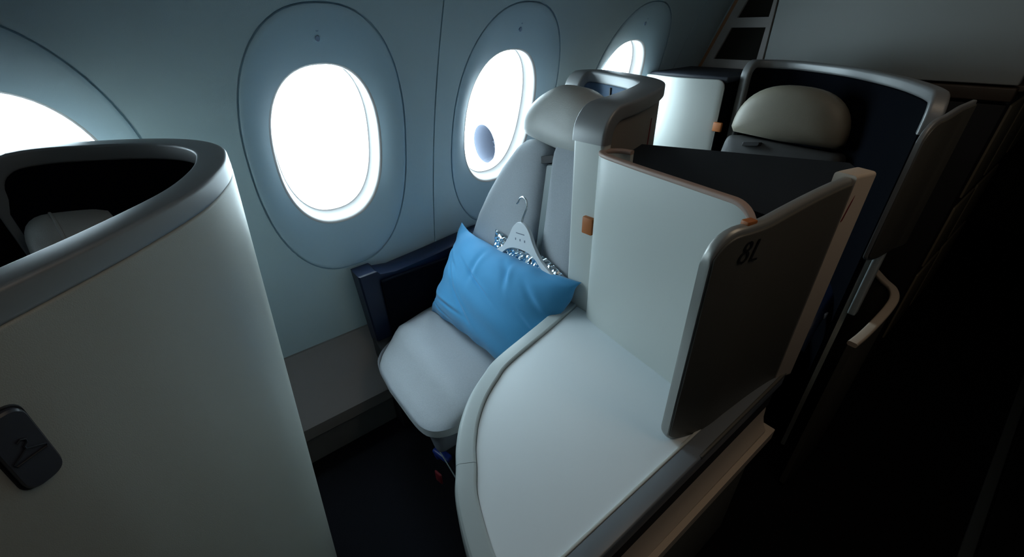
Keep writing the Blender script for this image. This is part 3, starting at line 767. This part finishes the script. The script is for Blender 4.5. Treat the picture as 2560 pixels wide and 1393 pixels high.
R = [[Vector((x, y, z + (0.016 if y < .5 else -0.006) )) for x, z in prof] for y in (0.13, 0.92)]
mesh_obj('side_panel', *rings(R), 'tan', con, sharp=30)
mesh_obj('side_rail', *slope_box(1.075, 1.132, 0.13, 0.955, .516, .546, .476, .508), 'tan', con)
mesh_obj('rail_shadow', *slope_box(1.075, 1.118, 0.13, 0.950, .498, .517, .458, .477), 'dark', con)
mesh_obj('lower_panel', *rbox((1.090, 0.55, 0.245), (0.03, 0.80, 0.44), 0.003), mat('lower_taupe_panel', (0.16, 0.155, 0.13), 0.5), con)

# ------------------------------------------------------------------ privacy screen standing on the console
scr = empty('privacy_screen', (0.82, 0.72, ZT), 'tall white privacy screen with tan edge standing on the console', 'screen', 'white privacy screens')
ps = smooth_path([(0.700, 0.800), (0.672, 0.795), (0.652, 0.778), (0.650, 0.757), (0.668, 0.742), (0.72, 0.732), (0.80, 0.722), (0.90, 0.712), (0.985, 0.703), (1.035, 0.699)], 8)
ps = [p + Vector((0, 0.006)) for p in ps]
Ls = [0]
for i in range(1, len(ps)): Ls.append(Ls[-1] + (ps[i] - ps[i - 1]).length)
rc = 0.045
def scr_top(i):
    m_ = Ls[-1] - Ls[i]; z = 1.160 - 0.006 * Ls[i] / Ls[-1]
    if m_ < rc: z -= rc * (1 - math.sqrt(max(0, 1 - (1 - m_ / rc) ** 2)))
    return z
ztop = [scr_top(i) for i in range(len(ps))]
mesh_obj('panel', *wsw(ps, ZT - 0.006, [z - 0.007 for z in ztop], [-0.007] * len(ps), [0.007] * len(ps), 0.002), 'white', scr)
ep = [Vector((p.x, p.y, z - 0.004)) for p, z in zip(ps, ztop)] + [Vector((ps[-1].x, ps[-1].y, 1.05)), Vector((ps[-1].x, ps[-1].y, ZT))]
en = [Vector((n[0], n[1], 0)) for n in plan_normals(ps)]; en += [en[-1]] * 2
mesh_obj('tan_edge', *sweep(ep, en, 0.0165, 0.009, 0.003, 0, 3), mat('pinkish_tan_edge', (0.42, 0.30, 0.25), 0.5), scr, sharp=50)
0 and mesh_obj('base_fillet', *sweep([Vector((p.x, p.y, ZT - 0.002)) for p in ps[20:-4]], [Vector((n[0], n[1], 0)) for n in plan_normals(ps)[20:-4]], 0.028, 0.006, 0.0029, 0, 3), 'white', scr)

# dark storage unit behind the screen
sto = empty('storage_unit', (0.8, 1.0, 0), 'dark navy flat-topped storage unit behind the white privacy screen', 'cabinet')
top_o = round_poly([(0.645, 0.80), (1.045, 0.735), (1.062, 1.10), (1.020, 1.160), (0.80, 1.060), (0.570, 0.955), (0.600, 0.87)], 0.003)
mesh_obj('unit_top', *flat_poly(top_o, 1.105, 1.130), mat('slate_top', (0.014, 0.018, 0.024), 0.7, bump=0.1, spec=0.2), sto)
mesh_obj('body', *flat_poly([(a * 0.97 + 0.03 * 0.85, b * 0.97 + 0.03 * 0.98) for a, b in top_o], 0.02, 1.105), 'navy', sto)

# ------------------------------------------------------------------ door wing with the seat number
wing = empty('door_wing', (1.08, 0.75, ZT), 'dark door wing on the console edge carrying the seat number 8L', 'wing panel', 'wing panels')
pw = smooth_path([(1.042, 0.560), (1.050, 0.588), (1.062, 0.622), (1.070, 0.66), (1.074, 0.72), (1.080, 0.80), (1.088, 0.87), (1.096, 0.915)], 8)
def wing_ring(path, zb, ztf, th, rfront, fb, skip_front=0.0):
    """panel along a plan path with a rounded top and bottom front corner"""
    L = [0]
    for i in range(1, len(path)): L.append(L[-1] + (path[i] - path[i - 1]).length)
    N_ = plan_normals(path); R = []
    # extra stations near the front for round corners
    st = [rfront * (1 - math.cos(PI / 2 * k / 8)) for k in range(9)] + [s for s in L if s > rfront * 1.05]
    for s in st:
        i = max(k for k in range(len(L)) if L[k] <= s + 1e-9); i = min(i, len(L) - 2)
        t = (s - L[i]) / (L[i + 1] - L[i]); p = path[i] * (1 - t) + path[i + 1] * t; n = N_[i] * (1 - t) + N_[i + 1] * t
        cut = rfront * (1 - math.sqrt(max(0, 1 - (1 - s / rfront) ** 2))) if s < rfront else 0
        zt_ = ztf(s / L[-1]) - cut; zb_ = zb + cut * fb
        R.append((p, n, zb_, zt_))
    return R
def wing_mesh(R, a, b, r=0.004, inset_t=0.0, inset_b=0.0):
    out = []
    for p, n, zb_, zt_ in R:
        out.append([Vector((p.x + n.x * ((a + b) / 2 + u), p.y + n.y * ((a + b) / 2 + u), (zt_ - inset_t + zb_ + inset_b) / 2 + v)) for u, v in rrect((b - a) / 2, (zt_ - inset_t - zb_ - inset_b) / 2, r, 3)])
    return rings(out)
RW = wing_ring(pw, ZT - 0.012, lambda t: 1.150 + 0.022 * t, 0.03, 0.050, 0.65)
mesh_obj('wing_core', *wing_mesh(RW, -0.015, 0.004, 0.007), mat('grey_wing_edge', (0.30, 0.30, 0.28), 0.35, metal=0.4), wing, sharp=45)
RW2 = [r for r in RW]
mesh_obj('outer_face', *wing_mesh(RW2[2:-3], 0.002, 0.0075, 0.0025, 0.010, 0.010), 'wing', wing, sharp=45)
RW3 = RW[-4:]
pe = smooth_path([tuple(RW3[0][0]), tuple(RW3[1][0]), tuple(RW3[-1][0]), (1.106, 0.952)], 6)
mesh_obj('tan_end_strip', *wing_mesh([(p, n, ZT - 0.010, 1.176) for p, n in zip(pe, plan_normals(pe))], -0.028, 0.0095, 0.006), 'tan', wing, sharp=45)
pq = pe[len(pe) // 2]; nq = plan_normals(pe)[len(pe) // 2]; tq = Vector((-nq.y, nq.x)); tq = tq if tq.y > 0 else -tq
mesh_obj('red_accent', *prism([(-0.007, -0.024), (-0.003, -0.022), (0.006, 0.014), (0.007, 0.024), (0.003, 0.014)], Vector((pq.x + nq.x * 0.009, pq.y + nq.y * 0.009, 1.115)), (tq.x, tq.y, 0), (0, 0, 1), (nq.x, nq.y, 0), 0.0015), 'red', wing)
mesh_obj('orange_tab', *rbox((1.056, 0.628, 1.154), (0.014, 0.020, 0.010), 0.002, 2, -0.25), 'orange', wing)
# aluminium sill under the wing and the closing strip
mesh_obj('sill', *rbox((1.108, 0.765, ZT - 0.002), (0.006, 0.37, 0.010), 0.002), mat('dark_sill', (0.10, 0.095, 0.08), 0.5), wing)
# seat number: stencil figure 8 and letter L
def arc(cx, cy, rx, ry, wth, a0, a1, n=14):
    top = [(cx + rx * math.cos(a0 + (a1 - a0) * k / n), cy + ry * math.sin(a0 + (a1 - a0) * k / n)) for k in range(n + 1)]
    inn = [(cx + (rx - wth) * math.cos(a0 + (a1 - a0) * k / n), cy + (ry - wth) * math.sin(a0 + (a1 - a0) * k / n)) for k in range(n + 1)]
    return top, inn
iw = min(range(len(RW)), key=lambda k: abs(RW[k][0].y - 0.616)); pW, nW = RW[iw][0], RW[iw][1].normalized(); tW = Vector((-nW.y, nW.x)); tW = tW if tW.y > 0 else -tW
ON = Vector((pW.x + nW.x * 0.0076, pW.y + nW.y * 0.0076, 1.112)); UN = Vector((tW.x, tW.y, 0)); VN = Vector((0, 0, 1)); NN = Vector((nW.x, nW.y, 0))
def strip_mesh(top, inn, sh=0.22, th=0.0012):
    V, Fc = [], []; n = len(top)
    for h in (0, th):
        for q in (top, inn):
            for a, b in q: V.append(ON + UN * (a + sh * b) + VN * b + NN * h)
    def ix(l, s, k): return l * 2 * n + s * n + k
    for k in range(n - 1):
        Fc += [[ix(1, 0, k), ix(1, 0, k + 1), ix(1, 1, k + 1), ix(1, 1, k)], [ix(0, 0, k), ix(0, 1, k), ix(0, 1, k + 1), ix(0, 0, k + 1)],
               [ix(0, 0, k), ix(0, 0, k + 1), ix(1, 0, k + 1), ix(1, 0, k)], [ix(0, 1, k), ix(1, 1, k), ix(1, 1, k + 1), ix(0, 1, k + 1)]]
    for k in (0, n - 1): Fc.append([ix(0, 0, k), ix(1, 0, k), ix(1, 1, k), ix(0, 1, k)])
    return V, Fc
pieces = []
g = 0.16
for cy, rx, ry in ((0.0108, 0.0078, 0.0088), (-0.0072, 0.0092, 0.0106)):
    pieces.append(strip_mesh(*arc(0, cy, rx, ry, 0.0038, -PI / 2 + (0.02 if cy > 0 else g), PI / 2 - (g if cy > 0 else 0.02))))
    pieces.append(strip_mesh(*arc(0, cy, rx, ry, 0.0038, PI / 2 + (g if cy > 0 else 0.02), 3 * PI / 2 - (0.02 if cy > 0 else g))))
mesh_obj('number_eight', *join(*pieces), 'black', wing, recalc=True)
pieces = [strip_mesh([(0.0155, 0.020), (0.0155, -0.0165)], [(0.0190, 0.020), (0.0190, -0.0165)]), strip_mesh([(0.0190, -0.0130), (0.030, -0.0130)], [(0.0190, -0.0165), (0.030, -0.0165)])]
mesh_obj('letter_L', *join(*pieces), 'black', wing)

# ------------------------------------------------------------------ rear row
scr9 = empty('privacy_screen', (0.22, 1.78, 0), 'white privacy screen with orange tab beside the rear seat', 'screen', 'white privacy screens')
pr = smooth_path([(-0.02, 1.800), (0.05, 1.785), (0.13, 1.768), (0.21, 1.765), (0.28, 1.775), (0.345, 1.790), (0.368, 1.797)], 8)
Lr = [0]
for i in range(1, len(pr)): Lr.append(Lr[-1] + (pr[i] - pr[i - 1]).length)
zr_ = []
for i in range(len(pr)):
    m_ = Lr[-1] - Lr[i]; z = 1.196
    if m_ < 0.03: z -= 0.03 * (1 - math.sqrt(max(0, 1 - (1 - m_ / 0.03) ** 2)))
    zr_.append(z)
mesh_obj('panel', *wsw(pr, 0.70, zr_, [-0.007] * len(pr), [0.007] * len(pr), 0.003), 'white', scr9)
mesh_obj('latch_tab', *rbox((0.380, 1.785, 1.020), (0.036, 0.014, 0.036), 0.003, 2), 'orange', scr9)
con9 = empty('storage_unit', (0.2, 1.95, 0), 'low navy storage unit between the rear privacy screen and the partition', 'cabinet')
mesh_obj('body', *rbox((0.190, 1.945, 0.60), (0.34, 0.27, 1.17), 0.008), 'navy', con9)
mesh_obj('unit_top', *rbox((0.185, 1.955, 1.195), (0.38, 0.31, 0.024), 0.008), mat('navy_top', (0.02, 0.024, 0.036), 0.6), con9)

seat9 = empty('airline_seat', (0.68, 1.6, 0), 'shadowed grey seat with a large half-round headrest in the rear row', 'seat', 'airline seats')
O, U, V_, N = seat_frame((0.655, 1.775, 1.035), math.radians(-3), math.radians(9))
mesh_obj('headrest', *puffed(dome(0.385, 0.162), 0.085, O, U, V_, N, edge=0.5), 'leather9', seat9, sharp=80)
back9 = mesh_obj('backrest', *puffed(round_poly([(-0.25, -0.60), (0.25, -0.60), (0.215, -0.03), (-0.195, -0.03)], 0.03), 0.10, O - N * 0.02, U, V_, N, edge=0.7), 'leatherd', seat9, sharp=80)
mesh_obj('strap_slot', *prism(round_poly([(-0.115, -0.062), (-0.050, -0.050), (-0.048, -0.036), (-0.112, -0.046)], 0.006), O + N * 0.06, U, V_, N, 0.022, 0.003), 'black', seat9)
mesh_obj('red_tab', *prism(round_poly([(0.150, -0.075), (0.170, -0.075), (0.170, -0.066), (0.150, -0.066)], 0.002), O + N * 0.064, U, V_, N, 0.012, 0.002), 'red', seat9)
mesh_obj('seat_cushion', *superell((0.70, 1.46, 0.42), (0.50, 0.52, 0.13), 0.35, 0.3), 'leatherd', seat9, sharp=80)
mesh_obj('seat_base', *rbox((0.70, 1.50, 0.18), (0.44, 0.44, 0.34), 0.01), 'dark', seat9)
apath = [Vector(p) for p in catmull([Vector(q) for q in [(0.965, 1.66, 0.60), (0.99, 1.60, 0.61), (1.005, 1.50, 0.60), (1.01, 1.40, 0.57), (1.015, 1.33, 0.50)]], 6)]
mesh_obj('armrest', *sweep(apath, [Vector((1, 0, 0))] * len(apath), 0.07, 0.05, 0.018), 'navyp', seat9)
mesh_obj('control_button', *rbox((1.043, 1.44, 0.59), (0.010, 0.022, 0.018), 0.003, 2, 0), mat('pale_button', (0.30, 0.36, 0.45), 0.4), seat9)

# wing of the rear row
wing9 = empty('door_wing', (1.11, 1.45, 0.8), 'unlettered dark door wing of the rear row with one bright edge', 'wing panel', 'wing panels')
p9w = smooth_path([(1.098, 1.300), (1.104, 1.33), (1.112, 1.37), (1.118, 1.44), (1.124, 1.47), (1.130, 1.50)], 8)
R9 = wing_ring(p9w, 0.855, lambda t: 1.205 + 0.028 * t, 0.03, 0.045, 0.4)
mesh_obj('wing_core', *wing_mesh(R9, -0.008, 0.002, 0.003), 'alu', wing9, sharp=45)
mesh_obj('outer_face', *wing_mesh(R9[1:-1], 0.001, 0.006, 0.002, 0.008, 0.008), 'wing', wing9, sharp=45)
mesh_obj('hinge_foot', *rbox((1.106, 1.415, 0.75), (0.02, 0.03, 0.21), 0.005), 'trim', wing9)
# side rail of the rear suite
rail = empty('suite_side', (1.15, 1.5, 0), 'low curved suite side with tan top rail under the rear wing', 'side panel')
pl_ = smooth_path([(1.158, 1.255), (1.163, 1.32), (1.166, 1.42), (1.166, 1.52), (1.160, 1.60), (1.140, 1.66), (1.105, 1.70), (1.06, 1.76)], 8)
mesh_obj('top_rail', *sweep([Vector((p.x, p.y, 0.645)) for p in pl_], [Vector((n[0], n[1], 0)) for n in plan_normals(pl_)], 0.024, 0.014, 0.005), 'tan', rail, sharp=50)
mesh_obj('side_skin', *wsw(pl_, 0.02, [0.638] * len(pl_), [-0.009] * len(pl_), [0.007] * len(pl_), 0.003), 'wing', rail)

# storage doors along the aisle beyond the partition
gal = empty('galley_cabinet', (1.0, 2.9, 0), 'dark cabinet with taupe inset doors along the aisle beyond the partition', 'cabinet')
mesh_obj('body', *rbox((0.95, 2.95, 0.61), (0.36, 1.45, 1.14), 0.01), mat('galley_body', (0.02, 0.018, 0.024), 0.5), gal)
mesh_obj('top_rail', *rbox((1.13, 2.95, 1.185), (0.03, 1.45, 0.02), 0.004), mat('galley_rail', (0.10, 0.085, 0.07), 0.5), gal)
dm = mat('galley_door', (0.22, 0.19, 0.13), 0.45)
for y0, y1, z0, z1 in ((2.26, 2.60, 0.80, 1.13), (2.66, 3.12, 0.80, 1.13), (2.26, 2.60, 0.50, 0.76), (2.66, 3.12, 0.50, 0.76), (2.26, 2.60, 0.12, 0.46), (2.66, 3.12, 0.12, 0.46), (3.18, 3.62, 0.80, 1.13)):
    d_ = mesh_obj('door', *rbox((1.131, (y0 + y1) / 2, (z0 + z1) / 2), (0.012, y1 - y0, z1 - z0), 0.004), dm, gal)

# centre seats across the aisle (mostly outside the frame)
cen_ = empty('centre_suite', (2.0, 1.6, 0), 'dark suite partition with pale floor rail across the aisle', 'side panel')
mesh_obj('body', *rbox((2.02, 2.1, 0.56), (0.80, 3.4, 1.08), 0.02), mat('centre_body', (0.02, 0.022, 0.03), 0.6), cen_)
mesh_obj('floor_rail', *rbox((1.602, 2.1, 0.02), (0.03, 3.4, 0.012), 0.004), mat('seat_track', (0.08, 0.10, 0.11), 0.4), cen_)

# ------------------------------------------------------------------ jet engine outside
eng = empty('jet_engine', (-11.2, 10.2, -3.0), 'blue-grey jet engine seen through the window behind the seat back', 'engine')
C0 = Vector((1.3, 0, 1.42)); Q = Vector((-12.0, 8.92, -2.46)); KE = 0.86
ax = Vector((0, 1, 0)); prof = [(0.0, 0.80), (0.02, 0.87), (0.10, 0.94), (0.4, 1.01), (1.0, 1.03), (1.8, 0.92), (2.2, 0.80)]
R = [[Q + Vector((KE * r * math.cos(2 * PI * k / 48), t, KE * r * math.sin(2 * PI * k / 48))) for k in range(48)] for t, r in prof]
mesh_obj('nacelle', *rings(R, cap=False), 'nacelle', eng)
prof = [(0.0, 0.80), (0.1, 0.76), (0.4, 0.74), (0.95, 0.74)]
R = [[Q + Vector((KE * r * math.cos(2 * PI * k / 48), t, KE * r * math.sin(2 * PI * k / 48))) for k in range(48)] for t, r in prof]
mesh_obj('inlet', *rings(R, cap=False), 'nacelle_in', eng)
for k in range(18):
    a = 2 * PI * k / 18; d1 = Vector((math.cos(a), 0, math.sin(a))); d2 = Vector((-math.sin(a), 0, math.cos(a)))
    c_ = Q + Vector((0, 0.82, 0))
    mesh_obj('fan_blade', [c_ + d1 * .12 - d2 * .03, c_ + d1 * .63 - d2 * .09 + ax * -.04, c_ + d1 * .63 + d2 * .07 + ax * .06, c_ + d1 * .12 + d2 * .03 + ax * .04, c_ + d1 * .12 - d2 * .03 + ax * .01, c_ + d1 * .63 - d2 * .09 + ax * -.03, c_ + d1 * .63 + d2 * .07 + ax * .07, c_ + d1 * .12 + d2 * .03 + ax * .05],
             [[0, 1, 2, 3], [4, 5, 6, 7], [0, 1, 5, 4], [1, 2, 6, 5], [2, 3, 7, 6], [3, 0, 4, 7]], 'nacelle_in', eng, flat=True)
R = [[Q + Vector((r * math.cos(2 * PI * k / 24), t, r * math.sin(2 * PI * k / 24))) for k in range(24)] for t, r in ((0.60, 0.01), (0.66, 0.07), (0.78, 0.13), (0.90, 0.14))]
mesh_obj('spinner', *rings(R), 'nacelle_in', eng)
R = [[Q + Vector((KE * r * math.cos(2 * PI * k / 48), t, KE * r * math.sin(2 * PI * k / 48))) for k in range(48)] for t, r in ((0.93, 0.745), (0.97, 0.745))]
mesh_obj('fan_backing', *rings(R), 'nacelle_in', eng)
